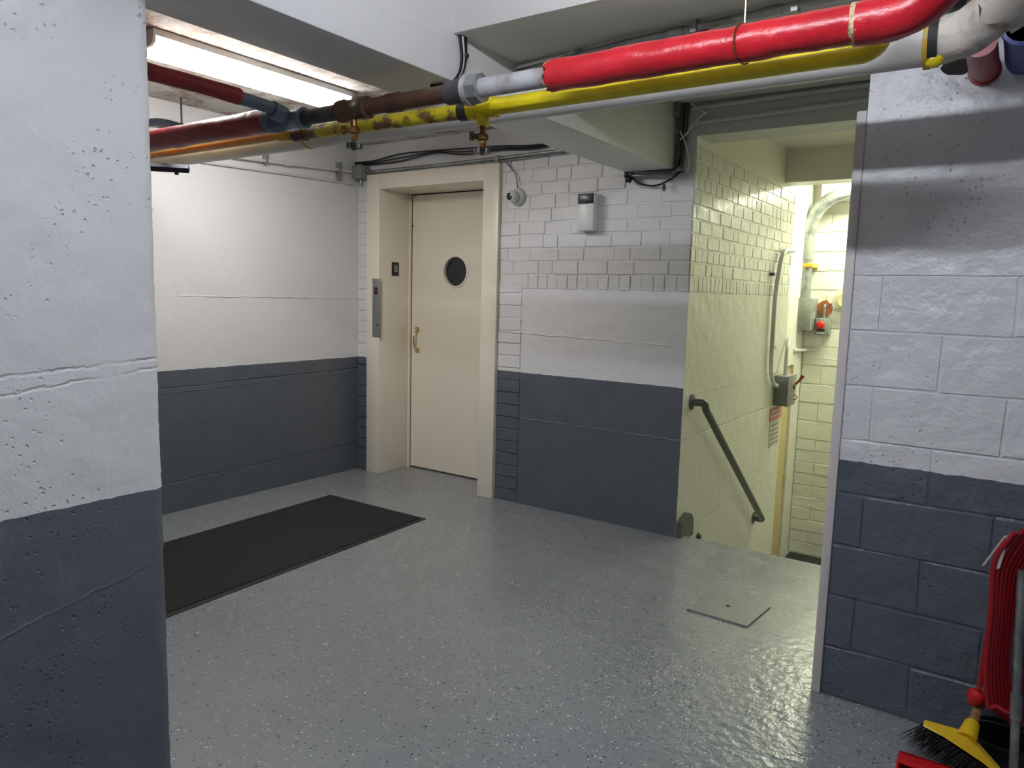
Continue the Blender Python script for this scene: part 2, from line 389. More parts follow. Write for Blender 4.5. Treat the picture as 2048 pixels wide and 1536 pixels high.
# back wall: base + plaster + bricks
root = thing('wall_back', 'white painted brick and plaster wall with grey dado around the elevator door', 'wall', (-3, YB, 0), kind='structure')
bm = bmesh.new()
box(bm, XL, -4.30, YB+.006, 4.66, 0, ZC); box(bm, -3.14, XS-.012, YB+.006, 4.66, 0, ZC); box(bm, -4.30, -3.14, YB+.006, 4.66, 2.35, ZC)
box(bm, XL, -4.30, 4.66, 5.2, 0, ZC)
rel(obj('wall_core', bm, 'back'), root)
bm = bmesh.new(); box(bm, -2.875, XS-.001, YB, YB+.03, 0, 1.535); box(bm, -3.14, XS-.001, YB, YB+.03, 2.44, ZC); box(bm, -4.30, -3.14, YB, YB+.03, 2.44, ZC); box(bm, XL, -4.3, YB, YB+.03, 2.44, ZC)
rel(obj('plaster_coat', bm, 'back'), root)
PITCH_B, ZB0 = .0885, 1.637
for r_ in range(9):
    z = ZB0+PITCH_B*r_; L = .212; x = XS-.002-(.0 if r_ % 2 else L/2+.03)
    if r_ % 2 == 0: brick('brick', root, 'back', XS-.002-(L/2+.03)/2, YB, z+.044, L/2+.03-.007, PITCH_B-.007, .0045)
    while x > -3.05:
        l = min(L*random.uniform(.88, 1.1), x+3.08)
        if random.random() < .12: l = min(l, .11)
        brick('brick', root, 'back', x-l/2, YB+random.uniform(-.002, .0035), z+.044+random.uniform(-.004, .004), l-random.uniform(.003, .010), PITCH_B-random.uniform(.003, .010), .0045, tilt=random.uniform(-.014, .014))
        x -= l
for i in range(16):
    x = XS-.04-i*.0775
    brick('brick', root, 'back', x, YB+random.uniform(-.001, .0035), 1.586, random.uniform(.066, .076), .094, .0045, tilt=random.uniform(-.03, .03))
for r_ in range(18):
    z = .0+r_*.0885
    brick('brick', root, 'back', -2.978, YB+random.uniform(-.004, .002), z+.044, .196, PITCH_B-.006, .009, tilt=random.uniform(-.025, .025))
for r_ in range(27):
    z = r_*.0885
    brick('brick', root, 'back', -4.438, YB+random.uniform(-.004, .002), z+.044, .135, PITCH_B-.006, .009, tilt=random.uniform(-.03, .03))

# stair side wall (lit by the stair lamp)
root = thing('wall_stair', 'painted brick and plaster side wall of the stairs with a handrail', 'wall', (XS, 5.4, 0), kind='structure')
bm = bmesh.new(); box(bm, XD-.1, XS-.006, YB+.01, 6.66, ZF-.1, ZS); rel(obj('wall_core', bm, 'stair'), root)
bm = bmesh.new(); box(bm, XS-.05, XS, YB+.002, 6.66, ZF, 1.535); box(bm, XS-.05, XS, YB+.002, 6.66, 2.40, ZS); rel(obj('plaster_coat', bm, 'stair'), root)
for r_ in range(9):
    z = ZB0-.004+r_*.0855; L = .213 if r_ not in (1, 6) else .108; y = YB+.004; k = 0
    first = (L/2+.02) if r_ % 2 else .06
    while y < 6.63:
        l = min(first if k == 0 else L, 6.655-y); k += 1
        if L > .2 and random.random() < .10: l = min(l, .105)
        if l > .02: brick('brick', root, 'stair', XS+random.uniform(-.002, .002), y+l/2, z+.043, l-random.uniform(.006, .013), .0855-random.uniform(.006, .013), .009, rotz=math.pi/2, tilt=random.uniform(-.012, .012))
        y += l
for i in range(31):
    y = YB+.04+i*.0755
    brick('brick', root, 'stair', XS+random.uniform(-.002, .002), y, 1.585, .066, .092, .009, rotz=math.pi/2, tilt=random.uniform(-.04, .04))

# recessed side wall with a tan door at the foot of the stairs
bm = bmesh.new(); box(bm, XD-.25, XD, 7.98, YF, ZF, 2.76); box(bm, XD-.25, XD, 6.66, 7.98, .845, 2.76); box(bm, XD-.25, XD, 6.66, 6.95, ZF, .845)
tag(obj('wall_stair_recess', bm, 'stair'), 'recessed wall around the tan door at the foot of the stairs', 'wall', kind='structure')
d2 = thing('door_2', 'tan painted door at the foot of the stairs', 'door', (XD-.1, 7.46, ZF), kind='structure')
boxo('door_leaf', XD-.07, XD-.025, 6.955, 7.975, ZF+.01, .84, 'tan', d2)
latheo('hinge', [(.012, 0), (.012, .09)], (XD-.02, 7.965, -.42), (0, 0, 1), 'tan', d2, 8)
latheo('hinge', [(.012, 0), (.012, .09)], (XD-.02, 7.965, .55), (0, 0, 1), 'tan', d2, 8)

# far wall of the stairs: blocks
root = thing('wall_stair_far', 'cream lit block wall at the end of the stairwell', 'wall', (-1, YF, ZF), kind='structure')
bm = bmesh.new(); box(bm, XD-.25, .2, YF+.008, YF+.2, ZF-.1, 2.75); rel(obj('wall_core', bm, 'stair'), root)
z = ZF; r_ = 0
while z < 2.52:
    h = .128 if z < -.1 else .2
    if z+h > 2.53: h = 2.53-z
    x = XD-(.2 if r_ % 2 else .0)
    while x < .1:
        x0 = max(x, XD); l = x+.4-x0
        brick('block', root, 'stair', x0+l/2, YF+random.uniform(-.003, .003), z+h/2, l-.012, h-.012, .010, tilt=random.uniform(-.006, .006))
        x += .4
    z += h; r_ += 1
tag(boxo('shade_ledge', -1.80, .1, YF-.13, YF+.01, 2.53, 2.76, 'stair', bev=.006), 'pale ledge added high on the far stair wall to shade the strip below it', 'ledge', kind='structure')  # added projection, sized so its shadow darkens the strip of wall below
tag(boxo('wall_stair_right', .1, .3, YR+.2, YF+.2, ZF-.1, ZS, 'stair'), 'right hand stairwell wall hidden behind the block wall', 'wall', kind='structure')
tag(boxo('floor_lower', XD-.3, .3, 6.1, YF+.2, ZF-.15, ZF, 'floor'), 'small grey floor at the foot of the stairs', 'floor', kind='structure')
st = thing('stair_flight', 'grey concrete steps going down beyond the floor edge', 'stairs', (-.8, 4.37, 0), kind='structure')
for k in range(6):
    boxo('step', XS+.002, .098, 4.37+k*.288, 4.37+(k+1)*.288, ZF-.1, -.18*(k+1), 'floor', st)
tag(boxo('ceiling_stair', XD-.3, .3, YB+.24, 6.29, ZS, ZS+.15, 'stair'), 'painted ceiling over the upper stairs', 'ceiling', kind='structure')
tag(boxo('ceiling_stair', XD-.3, .3, 6.49, YF+.2, 2.775, 2.95, 'stair'), 'bright lower ceiling at the end of the stairwell', 'ceiling', kind='structure')
tag(boxo('ceiling_beam', XS+.001, .1, 6.27, 6.48, 2.45, 2.76, 'stair'), 'short drop beam across the stairwell below its ceiling', 'beam', kind='structure')
tag(boxo('ceiling_beam', XS-.002, .1, YB-.002, YB+.25, 2.452, ZS+.1, 'ceil'), 'header beam over the stair opening carrying two conduits', 'beam', kind='structure')
tag(boxo('ceiling_beam', -2.10, -1.785, 1.0, YB+.05, 2.265, ZC+.02, 'beam', bev=.008), 'long white ceiling beam running to the back wall', 'beam', kind='structure')
tag(boxo('ceiling_beam', -2.10, -1.785, -2.7, 1.0, 2.30, ZC+.02, 'beam', bev=.008), 'ceiling beam above the near left wall', 'beam', kind='structure')
tag(boxo('ceiling_beam', -1.79, 2.0, 2.17, 3.05, 2.43, ZC+.02, 'ceil', bev=.008), 'wide cross beam over the red pipe', 'beam', kind='structure')

# right wall: concrete blocks
root = thing('wall_right', 'white painted concrete block wall with grey dado and pipe shadows, at the right', 'wall', (.2, YR, 0), kind='structure')
bm = bmesh.new(); box(bm, XR0, 2.0, YR+.005, YR+.2, 0, 2.44); box(bm, XR0, 2.0, YR, YR+.05, 1.6, 2.44); rel(obj('wall_core', bm, 'block'), root)
for r_ in range(8):
    x = XR0-(.305 if r_ % 2 else .105)
    while x < 1.3:
        x0 = max(x, XR0); l = x+.4-x0
        brick('block', root, 'block', x0+l/2, YR+random.uniform(-.002, .002), .2*r_+.1, l-.006, .194, .005, tilt=random.uniform(-.003, .003))
        x += .4
tag(boxo('trim_1', XR0-.034, XR0-.001, YR-.006, YR+.21, 0, 2.17, 'trim', bev=.004), 'pale corner strip on the free end of the block wall', 'trim', kind='structure')

# elevator door and frame
YD = 4.63
d1 = thing('door_1', 'cream elevator door with round window in a deep cream frame', 'door', (-3.72, YB, 0), kind='structure')
yf = YB-.03
boxo('frame_jamb', -4.375, -4.235, yf, YD+.04, 0, 2.405, 'cream', d1, bev=.003)
boxo('frame_jamb', -3.215, -3.078, yf, YD+.04, 0, 2.405, 'cream', d1, bev=.003)
boxo('frame_head', -4.236, -3.214, yf, YD+.04, 2.29, 2.405, 'cream', d1, bev=.003)
boxo('door_stop', -4.234, -4.215, YD-.02, YD+.0, 0, 2.288, 'cream', d1)
boxo('shaft_gap', -4.234, -3.216, YD+.036, YD+.05, 0.0, 2.288, 'dark', d1)
wc = ony(911, 543, YD); R = .118
bm = bmesh.new(); n = 40; fx0, fx1, fz0, fz1 = -4.208, -3.22, .012, 2.280
for y in (YD, YD+.035):
    ring = [bm.verts.new((wc.x+R*math.cos(2*math.pi*k/n), y, wc.z+R*math.sin(2*math.pi*k/n))) for k in range(n)]
    out = []
    for k in range(n):
        a = 2*math.pi*k/n; dx_, dz_ = math.cos(a), math.sin(a); tt = 1e9
        if dx_ > 1e-6: tt = min(tt, (fx1-wc.x)/dx_)
        if dx_ < -1e-6: tt = min(tt, (fx0-wc.x)/dx_)
        if dz_ > 1e-6: tt = min(tt, (fz1-wc.z)/dz_)
        if dz_ < -1e-6: tt = min(tt, (fz0-wc.z)/dz_)
        out.append(bm.verts.new((wc.x+dx_*tt, y, wc.z+dz_*tt)))
    crn = [bm.verts.new(p) for p in ((fx0, y, fz0), (fx1, y, fz0), (fx1, y, fz1), (fx0, y, fz1))]
    for k in range(n):
        k2 = (k+1) % n; a, b = out[k].co, out[k2].co
        vs = [ring[k], out[k]]
        if abs(a.x-b.x) > 1e-5 and abs(a.z-b.z) > 1e-5:
            vs.append(min(crn, key=lambda c: (c.co-(a+b)/2).length))
        vs += [out[k2], ring[k2]]; bm.faces.new(vs)
    if y == YD: front = ring
    else:
        for k in range(n): bm.faces.new((front[k], front[(k+1) % n], ring[(k+1) % n], ring[k]))
leaf = rel(obj('door_leaf', bm, 'cream'), d1)
def sub(o, par):       # sub-part under a part whose origin is the world origin, itself below an empty
    o.parent = par; o.matrix_parent_inverse = par.matrix_parent_inverse.copy().inverted() @ Matrix.Translation(-par.parent.location) if False else Matrix.Identity(4)
    return o
sub(ringo('window_ring', [(R+.012, 0), (R+.012, .006), (R-.002, .008), (R-.004, -.02), (R+.002, -.02)], (wc.x, YD, wc.z), (0, -1, 0), 'cream'), leaf)
sub(latheo('window_pane', [(R+.004, 0), (R+.004, .006)], (wc.x, YD+.026, wc.z), (0, -1, 0), 'glass', None, 40), leaf)
hz = ony(830, 680, YD-.03); hp = (hz.x, YD, hz.z)
sub(tubeo('pull_handle', spline([(hp[0], YD-.004, hp[2]+.075), (hp[0], YD-.035, hp[2]+.055), (hp[0], YD-.046, hp[2]), (hp[0], YD-.035, hp[2]-.055), (hp[0], YD-.004, hp[2]-.075)]), .008, 'brass', None, n=10), leaf)
for s in (-1, 1): sub(boxo('handle_plate', hp[0]-.022, hp[0]+.022, YD-.005, YD, hp[2]+s*.09-.018, hp[2]+s*.09+.018, 'brass', None, bev=.002), leaf)
kp = ony(826, 452, YD)
sub(latheo('key_hole', [(.007, 0), (.007, .002)], (kp.x, YD, kp.z), (0, -1, 0), 'dark', None, 10), leaf)

# ------------------------------------------------------------------ lights of the place
def wrap_light(name, label, cx, cy, w_, l_, z, mat, along='Y', h=.075):
    o = thing(name, label, 'ceiling light', (cx, cy, z))
    a, b = (w_/2, l_/2) if along == 'Y' else (l_/2, w_/2)
    boxo('housing', cx-a, cx+a, cy-b, cy+b, z+h*.62, z+h+.003, 'housing', o, bev=.004)
    prof = [(-w_/2*.97, h*.62), (-w_/2*.93, h*.25), (-w_/2*.72, .006), (0, 0), (w_/2*.72, .006), (w_/2*.93, h*.25), (w_/2*.97, h*.62)]
    bm = bmesh.new()
    if along == 'Y': prism(bm, [(cx+p, z+q) for p, q in prof], 'Y', cy-b+.014, cy+b-.014)
    else: prism(bm, [(cy+p, z+q) for p, q in prof], 'X', cx-a+.014, cx+a-.014)
    rel(obj('diffuser', bm, mat), o)
    for s in (-1, 1):
        if along == 'Y': prismo('end_cap', [(cx+p*1.02, z+q-.001) for p, q in prof], 'Y', cy+s*b-(.014 if s > 0 else 0), cy+s*b+(0 if s > 0 else .014), 'housing', o)
        else: prismo('end_cap', [(cy+p*1.02, z+q-.001) for p, q in prof], 'X', cx+s*a-(.014 if s > 0 else 0), cx+s*a+(0 if s > 0 else .014), 'housing', o)
    return o
wrap_light('fluorescent_light', 'long glowing wraparound ceiling light above the red branch pipe', -3.43, 2.51, .27, 1.20, 2.56, 'e_room')
wrap_light('fluorescent_light', 'stairwell ceiling light hidden behind the block wall', -1.05, 7.86, .16, 1.1, 2.70, 'e_stair', 'X')
sl = thing('strip_light', 'bare tube strip light on the ceiling above the viewer', 'ceiling light', (-.6, .9, 2.56))
tubeo('lamp_tube', [(-1.19, .9, 2.565), (-.01, .9, 2.565)], .019, 'e_tube', sl, n=14)
boxo('channel', -1.24, .04, .86, .94, 2.598, ZC+.002, 'housing', sl, bev=.004)
for x_ in (-1.22, .0): boxo('lamp_holder', x_-.012, x_+.032, .885, .915, 2.54, 2.60, 'housing', sl)

# ------------------------------------------------------------------ pipes under the beams
YP, ZP = 1.95, 2.150
def xr(px): return xat(px, YP, ZP)
steam = thing('red_pipe', 'red insulated overhead pipe with bare brown middle section and brass drain valve', 'pipe', (-1.5, YP, ZP))
def seg(name, a, b, r, mat, y, z, par, n=18, **kw): return tubeo(name, [(a, y, z), (b, y, z)], r, mat, par, n=n, **kw)
seg('insulation', XL+.01, xr(545), .047, 'redold', YP, ZP+.012, steam, jit=.003, step=.04, n=24)
seg('insulation_end', xr(538), xr(552), .048, 'blueiron', YP, ZP+.011, steam, n=24)
xt = (xr(560)+xr(600))/2
latheo('tee', [(.03, -.09), (.040, -.09), (.040, -.055), (.035, -.048), (.035, .048), (.040, .055), (.040, .09), (.03, .09)], (xt, YP, ZP), (1, 0, 0), 'blueiron', steam)
br = tubeo('branch_pipe', [(xt, YP-.01, ZP+.012), (xt, YP-.09, ZP+.03), (xt, 1.45, ZP+.045)], .024, 'blueiron', steam)
latheo('branch_collar', [(.026, .028), (.033, .028), (.033, .085), (.026, .085)], (xt, YP, ZP+.008), (0, -1, .2), 'blueiron', steam)
tubeo('branch_insulation', [(xt, 1.72, ZP+.040), (xt, -2.6, ZP+.055)], .029, 'redold', steam, jit=.003, step=.06, n=20, rag=.012)
seg('bare_pipe', xr(548), xr(690), .029, 'iron', YP, ZP, steam)
xv = xr(708)
latheo('tee', [(.029, -.075), (.039, -.073), (.041, -.042), (.036, -.035), (.036, .035), (.041, .042), (.039, .073), (.029, .075)], (xv, YP, ZP), (1, 0, 0), 'bronze', steam)
seg('bare_pipe', xr(690), xr(910), .029, 'bronze', YP, ZP, steam)
latheo('coupling', [(.029, -.03), (.033, -.03), (.033, .03), (.029, .03)], (xr(788), YP, ZP), (1, 0, 0), 'bronze', steam)
xu = xr(937)
un = latheo('union', [(.030, -.085), (.038, -.083), (.040, -.03), (.044, -.028), (.044, -.008), (.030, -.006)], (xu, YP, ZP), (1, 0, 0), 'iron', steam)
latheo('union_ring', [(.030, -.006), (.049, -.005), (.050, .012), (.030, .013)], (xu, YP, ZP), (1, 0, 0), 'palepipe', steam, 24)
latheo('union_nut', [(.030, .013), (.047, .013), (.047, .055), (.030, .056)], (xu, YP, ZP), (1, 0, 0), 'galv', steam, 8)
seg('bare_pipe', xr(955), xr(1125), .030, 'palepipe', YP, ZP, steam)
xa, xe = xr(1104), xr(1712)
seg('insulation', xa, xe+.012, .0455, 'red', YP, ZP, steam, jit=.0035, step=.025, n=28, rag=.010)
seg('torn_wrap', xa-.006, xa+.045, .043, 'torn', YP, ZP, steam, jit=.004, step=.015, n=24, rag=.014)
seg('torn_wrap', xe-.006, xe+.010, .049, 'torn', YP, ZP, steam, jit=.006, step=.006, n=24, rag=.006)
tubeo('insulated_elbow', fillet([(xe+.004, YP, ZP), (xe+.12, YP, ZP), (xe+.42, YP-.10, ZP+.27)], .09), .050, 'red', steam, jit=.003, step=.025, n=26)
def valve(par, x, y, z0, k=1.0, body='oldbrass'):
    v = tubeo('drain_valve', [(x, y, z0), (x, y, z0-.075*k)], .0125*k, body, par, n=12)
    sub(latheo('bonnet', [(.014, 0), (.021, .006), (.021, .022), (.014, .028), (.014, .045), (.010, .05)], (x, y, z0-.028*k), (0, 0, -1), body, None, 6), v)
    sub(latheo('side_cap', [(.010, 0), (.010, .03), (.016, .03), (.016, .045)], (x, y, z0-.04*k), (-.85, -.5, 0), body, None, 8), v)
    bm = bmesh.new(); n_ = 28
    prof = [(.010, 0)] ; ringp = []
    for k_ in range(n_):
        a = 2*math.pi*k_/n_; rr = .027+.0035*math.cos(a*7); ringp.append((x+rr*math.cos(a), y+rr*math.sin(a)))
    prism(bm, ringp, 'Z', z0-.105*k, z0-.088*k)
    sub(obj('handwheel', bm, 'black'), v)
    sub(tubeo('stem', [(x, y, z0-.07*k), (x, y, z0-.112*k)], .006, body, None, n=8), v)
    return v
valve(steam, xv, YP, ZP-.032)
# hanger wire
xw = xr(1487)
hw = tubeo('hanger_wire', [(xw, YP, 2.64), (xw, YP, ZP+.047)], .0022, 'brass', steam, n=6)
bm = bmesh.new(); tube(bm, [(xw+.01*math.sin(2*math.pi*k/24), YP+.0492*math.sin(2*math.pi*k/24), ZP+.0492*math.cos(2*math.pi*k/24)) for k in range(25)], .0022, n=6)
sub(obj('wire_loop', bm, 'oldbrass', smooth=True), hw)

YY, ZY = 2.13, 2.140
def xy(px): return xat(px, YY, ZY)
gas = thing('yellow_pipe', 'yellow painted gas pipe running under the red pipe, with drain valve', 'pipe', (-1.5, YY, ZY))
seg('pipe', XL+.01, xy(600), .0235, 'ochre', YY, ZY+.018, gas)
seg('pipe', xy(560), xy(612), .020, 'palepipe', YY, ZY+.014, gas)
latheo('coupling', [(.022, -.03), (.028, -.03), (.028, .03), (.022, .03)], (xy(570), YY, ZY+.016), (1, 0, 0), 'ochre', gas)
latheo('coupling', [(.024, -.035), (.033, -.035), (.033, .035), (.024, .035)], (xy(602), YY, ZY+.010), (1, 0, 0), 'bronze', gas)
tubeo('pipe', [(xy(605), YY, ZY+.009), (xy(935), YY, ZY)], .0275, 'yworn', gas, n=18)
latheo('coupling', [(.026, -.03), (.0335, -.03), (.0335, .03), (.026, .03)], (xy(936), YY, ZY), (1, 0, 0), 'iron', gas)
xyv = xy(966)
latheo('tee', [(.026, -.055), (.036, -.055), (.036, -.03), (.031, -.025), (.031, .025), (.036, .03), (.036, .055), (.026, .055)], (xyv, YY, ZY), (1, 0, 0), 'yellow', gas)
tubeo('tee_outlet', [(xyv, YY, ZY), (xyv, YY, ZY-.06)], .022, 'yellow', gas, n=14)
valve(gas, xyv, YY, ZY-.058, .9)
xye = xy(1690)
seg('pipe', xy(945), xye, .029, 'yellow', YY, ZY, gas)
tubeo('elbow', fillet([(xye-.01, YY, ZY), (xye+.07, YY, ZY), (xye+.10, YY-.0, ZY+.10)], .07), .031, 'yellow', gas, jit=.003, step=.02, n=16)

YW, ZW = 2.327, 2.195
def xw_(px): return xat(px, YW, ZW)
wp = thing('white_pipe', 'thick white pipe behind the yellow pipe, ending in a torn dirty elbow', 'pipe', (-1.5, YW, ZW))
xf = xw_(1850)
seg('pipe', XL+.01, xf, .058, 'whitepipe', YW, ZW, wp, n=26)
latheo('pipe_band', [(.058, -.006), (.0605, -.006), (.0605, .006), (.058, .006)], (xw_(620), YW, ZW), (1, 0, 0), 'ochre', wp, 26)
latheo('flange', [(.05, 0), (.066, 0), (.066, .012), (.05, .012)], (xf, YW, ZW), (1, 0, 0), 'ochre', wp, 26)
latheo('flange_gasket', [(.05, .012), (.064, .012), (.064, .034), (.05, .034)], (xf, YW, ZW), (1, 0, 0), 'rubber', wp, 26)
tubeo('torn_elbow', fillet([(xf+.034, YW, ZW), (xf+.10, YW-.01, ZW+.01), (xf+.36, YW-.26, ZW+.12)], .08), .060, 'dirtywhite', wp, jit=.008, step=.02, n=24)
tubeo('torn_jacket', [(xf+.17, YW-.075, ZW+.04), (xf+.38, YW-.275, ZW+.13)], .072, 'dirtywhite', wp, jit=.007, step=.02, n=24, rag=.02)
latheo('flange_drip', [(.004, -.026), (.013, -.022), (.019, -.012), (.021, 0), (.017, .012), (.008, .02)], (xf+.03, YW-.02, ZW-.05), (1, .2, .1), 'yellow', wp, 18)
# pipes entering the block wall
p = ony(1962, 92, 2.62); q = ony(1962, 92, 2.62)
sp = thing('red_pipe_stub', 'short dark red pipe end entering the top of the block wall', 'pipe', (p.x, 2.7, p.z))
tubeo('pipe', [(p.x, 2.58, p.z), (p.x, YR+.02, p.z)], .042, 'cord', sp, n=20, jit=.002, step=.04)
latheo('pipe_collar', [(.04, 0), (.047, .002), (.047, .02), (.04, .022)], (p.x, YR-.02, p.z), (0, 1, 0), 'cord', sp)
p = ony(2052, 58, 2.62)
sp = thing('blue_pipe_stub', 'dark blue rounded pipe end at the upper right corner', 'pipe', (p.x, 2.7, p.z))
tubeo('pipe', [(p.x, 2.56, p.z), (p.x, YR+.02, p.z)], .055, 'blue', sp, n=20)
latheo('pipe_collar', [(.05, 0), (.06, .002), (.06, .03), (.05, .032)], (p.x, 2.56, p.z), (0, 1, 0), 'blue', sp)
p = ony(1912, 5, 2.42)
sp = thing('black_pipe', 'black iron pipe behind the red elbow at the ceiling', 'pipe', (p.x, 2.40, p.z))
tubeo('pipe', [(p.x-.02, 2.36, p.z-.02), (p.x+.03, 2.34, 2.64)], .045, 'black', sp, n=18)
latheo('cap', [(.03, 0), (.05, .006), (.05, .03), (.046, .032)], (p.x-.022, 2.361, p.z-.035), (.17, -.05, .98), 'black', sp)
a = ony(1906, 133, YR-.002)
bm = bmesh.new(); poly = [(a.x+.055*math.cos(2*math.pi*k/18)*(1+.3*noise.noise(Vector((k*.8, 0, 0))))+.02, a.z+.028*math.sin(2*math.pi*k/18)*(1+.4*noise.noise(Vector((k*.7, 3, 0))))) for k in range(18)]
prism(bm, poly, 'Y', YR-.003, YR+.01)
hole = rel(obj('pipe_hole', bm, 'dark'), bpy.data.objects['wall_right']); hole['label'] = 'dark ragged hole in the wall under the pipes'
# bracket below the pipes at the left
b0 = onz(306, 334, 2.085); b1 = onz(378, 338, 2.085)
bk_ = thing('pipe_bracket', 'dark blue steel bracket carrying the pipes beside the near wall', 'bracket', tuple(b0))
bm = bmesh.new(); d = (b1-b0); tube(bm, [b0-d*1.2, b1], .021, n=4); rel(obj('angle_bar', bm, 'navy'), bk_)
latheo('nut', [(.011, 0), (.011, .016)], b1-d*.35+Vector((0, 0, -.032)), (0, 0, 1), 'navy', bk_, 6)

rt = onz(362, 196, ZC); rd = thing('threaded_rod', 'short dark threaded rod hanging from the ceiling behind the red pipe', 'rod', tuple(rt))
tubeo('rod', [rt, rt+Vector((0, 0, -.17))], .006, 'navy', rd, n=8)
latheo('rod_nut', [(.012, 0), (.012, .012)], rt+Vector((0, 0, -.16)), (0, 0, 1), 'navy', rd, 6)
# ------------------------------------------------------------------ conduits and cables
def cable(name, label, pts, r, mat, cat='cable', n=8, sp_=True, group=None):
    o = tubeo(name, spline(pts) if sp_ else pts, r, mat, None, n=n); return tag(o, label, cat, group)
c = thing('ceiling_conduit', 'grey conduit fixed below the cross beam behind the red pipe', 'conduit', (-1.1, 2.5, 2.4))
cp = [onz(1000, 152, 2.405), onz(1250, 86, 2.405), onz(1440, 44, 2.41), onz(1640, 0, 2.41), onz(1720, -18, 2.41)]
tubeo('tube', cp, .0125, 'galv', c, n=12)
for k in (0, 1, 2): 
    m_ = cp[k].lerp(cp[k+1], .55); latheo('coupling', [(.0125, -.03), (.0155, -.03), (.0155, .03), (.0125, .03)], m_, cp[k+1]-cp[k], 'galv', c, 12)
    bm = bmesh.new(); box(bm, m_.x+.06, m_.x+.08, m_.y-.02, m_.y+.02, 2.39, 2.43); rel(obj('clip', bm, 'galv'), c)
cable('wall_cable', 'thin white cable lying along the grey conduit below the cross beam', [onz(985, 150, 2.415), onz(1060, 128, 2.413), onz(1180, 101, 2.413), onz(1300, 78, 2.41), onz(1380, 56, 2.415), onz(1450, 50, 2.41), onz(1560, 14, 2.415)], .006, 'plastic')
cable('wall_cable', 'black cable lying along the grey conduit above the red pipe', [onz(992, 156, 2.412), onz(1080, 134, 2.41), onz(1160, 110, 2.412), onz(1270, 92, 2.41), onz(1360, 66, 2.41), onz(1440, 60, 2.415)], .005, 'black')
cable('black_cable', 'dark cable bundle in the upper left corner behind the red pipe', [onx(285, 246, XL+.05), onx(320, 244, XL+.05), onx(350, 250, XL+.05), onx(385, 262, XL+.05), onx(430, 272, XL+.05)], .022, 'navy')
# cables down the beam face
bp = lambda x, y: onx(x, y, -1.772)
cb = thing('cable_bundle', 'bundle of black and white cables hanging down the long beam', 'cable', tuple(bp(922, 60)))
for dx_, m_ in ((0, 'black'), (5, 'plastic'), (10, 'black'), (14, 'black')):
    q = [bp(914+dx_, -40), bp(917+dx_, 20), bp(920+dx_*.8, 70), bp(924+dx_*.5, 112), bp(921+dx_*.4, 140)]
    q += [onx(912+dx_*.2, 157, -1.775), onz(898, 168+dx_*.1, 2.258), onz(862, 172, 2.258)]
    tubeo('strand', spline(q), .006, m_, cb, n=8)
p = bp(930, 116); latheo('cable_tie', [(.010, 0), (.012, .002), (.012, .012), (.010, .014)], (p.x+.004, p.y, p.z), (0, 0, 1), 'black', cb, 10)
# left wall conduits and junction box
lw = thing('wall_conduit', 'upper white painted conduit with clamps along the left wall', 'conduit', (XL, 3.5, 2.4))
tubeo('tube', [onx(400, 302, XL+.03), onx(500, 318, XL+.03), onx(605, 331, XL+.03), onx(722, 345, XL+.03)], .012, 'whitepipe', lw, n=10)
p = onx(572, 327, XL+.03); latheo('coupling', [(.012, -.03), (.016, -.03), (.016, .03), (.012, .03)], p, (0, 1, 0), 'whitepipe', lw, 12)
for px, py in ((530, 320), (676, 338)):
    p = onx(px, py, XL+.02); rel(obj('strap', box(bmesh.new(), XL, XL+.05, p.y-.008, p.y+.008, p.z-.09 if px > 600 else p.z-.03, p.z+.05, .002), 'galv'), lw)
cable('wall_conduit', 'lower thin white conduit running along the left wall to the corner', [onx(330, 312, XL+.012), onx(410, 325, XL+.012), onx(560, 346, XL+.012), onx(708, 368, XL+.012)], .009, 'whitepipe', 'conduit', sp_=False)
p = ony(722, 345, YB-.05)
jb = thing('junction_box', 'small grey junction box in the corner beside the elevator frame', 'electrical box', (p.x, p.y, p.z-.05))
boxo('box', p.x-.05, p.x+.045, YB-.09, YB, p.z-.05, p.z+.05, 'greybox', jb, bev=.004)
boxo('cover', p.x-.053, p.x+.048, YB-.096, YB-.09, p.z-.053, p.z+.053, 'greybox', jb, bev=.002)
latheo('connector', [(.014, 0), (.014, .03), (.018, .03), (.018, .04)], (p.x+.045, YB-.045, p.z+.01), (1, 0, 0), 'galv', jb, 10)
latheo('elbow', [(.012, 0), (.012, .05)], (p.x-.01, YB-.045, p.z-.05), (0, 0, -1), 'galv', jb, 10)
# above the elevator door
wc_ = thing('wall_conduit', 'grey conduit running above the elevator door frame', 'conduit', (-3.4, YB-.03, 2.44))
tubeo('tube', [ony(738, 344, YB-.035), ony(880, 330, YB-.035), ony(1000, 316, YB-.035), ony(1132, 300, YB-.035)], .0115, 'galv', wc_, n=10)
tubeo('tube', [ony(738, 350, YB-.02), ony(1000, 322, YB-.02), ony(1142, 304, YB-.02)], .008, 'galv', wc_, n=8)
p = ony(996, 317, YB-.035); rel(obj('strap', box(bmesh.new(), p.x-.012, p.x+.012, YB-.052, YB, p.z-.02, p.z+.02, .002), 'galv'), wc_)
for i, (dy, lab) in enumerate(((0, 'upper black cable sagging above the elevator door'), (7, 'middle black cable sagging above the elevator door'), (13, 'lower black cable sagging above the elevator door'))):
    q = [ony(695, 326+dy*.3, YB-.02), ony(745, 322+dy*.5, YB-.03), ony(800, 308+dy*1.1, YB-.03), ony(870, 301+dy*.4, YB-.03), ony(930, 297+dy*.9, YB-.03), ony(1000, 292+dy*.6, YB-.03), ony(1060, 291+dy*.5, YB-.03), ony(1095, 287+dy*.4, YB-.03)]
    cable('black_cable', lab, q, .0055, 'black')
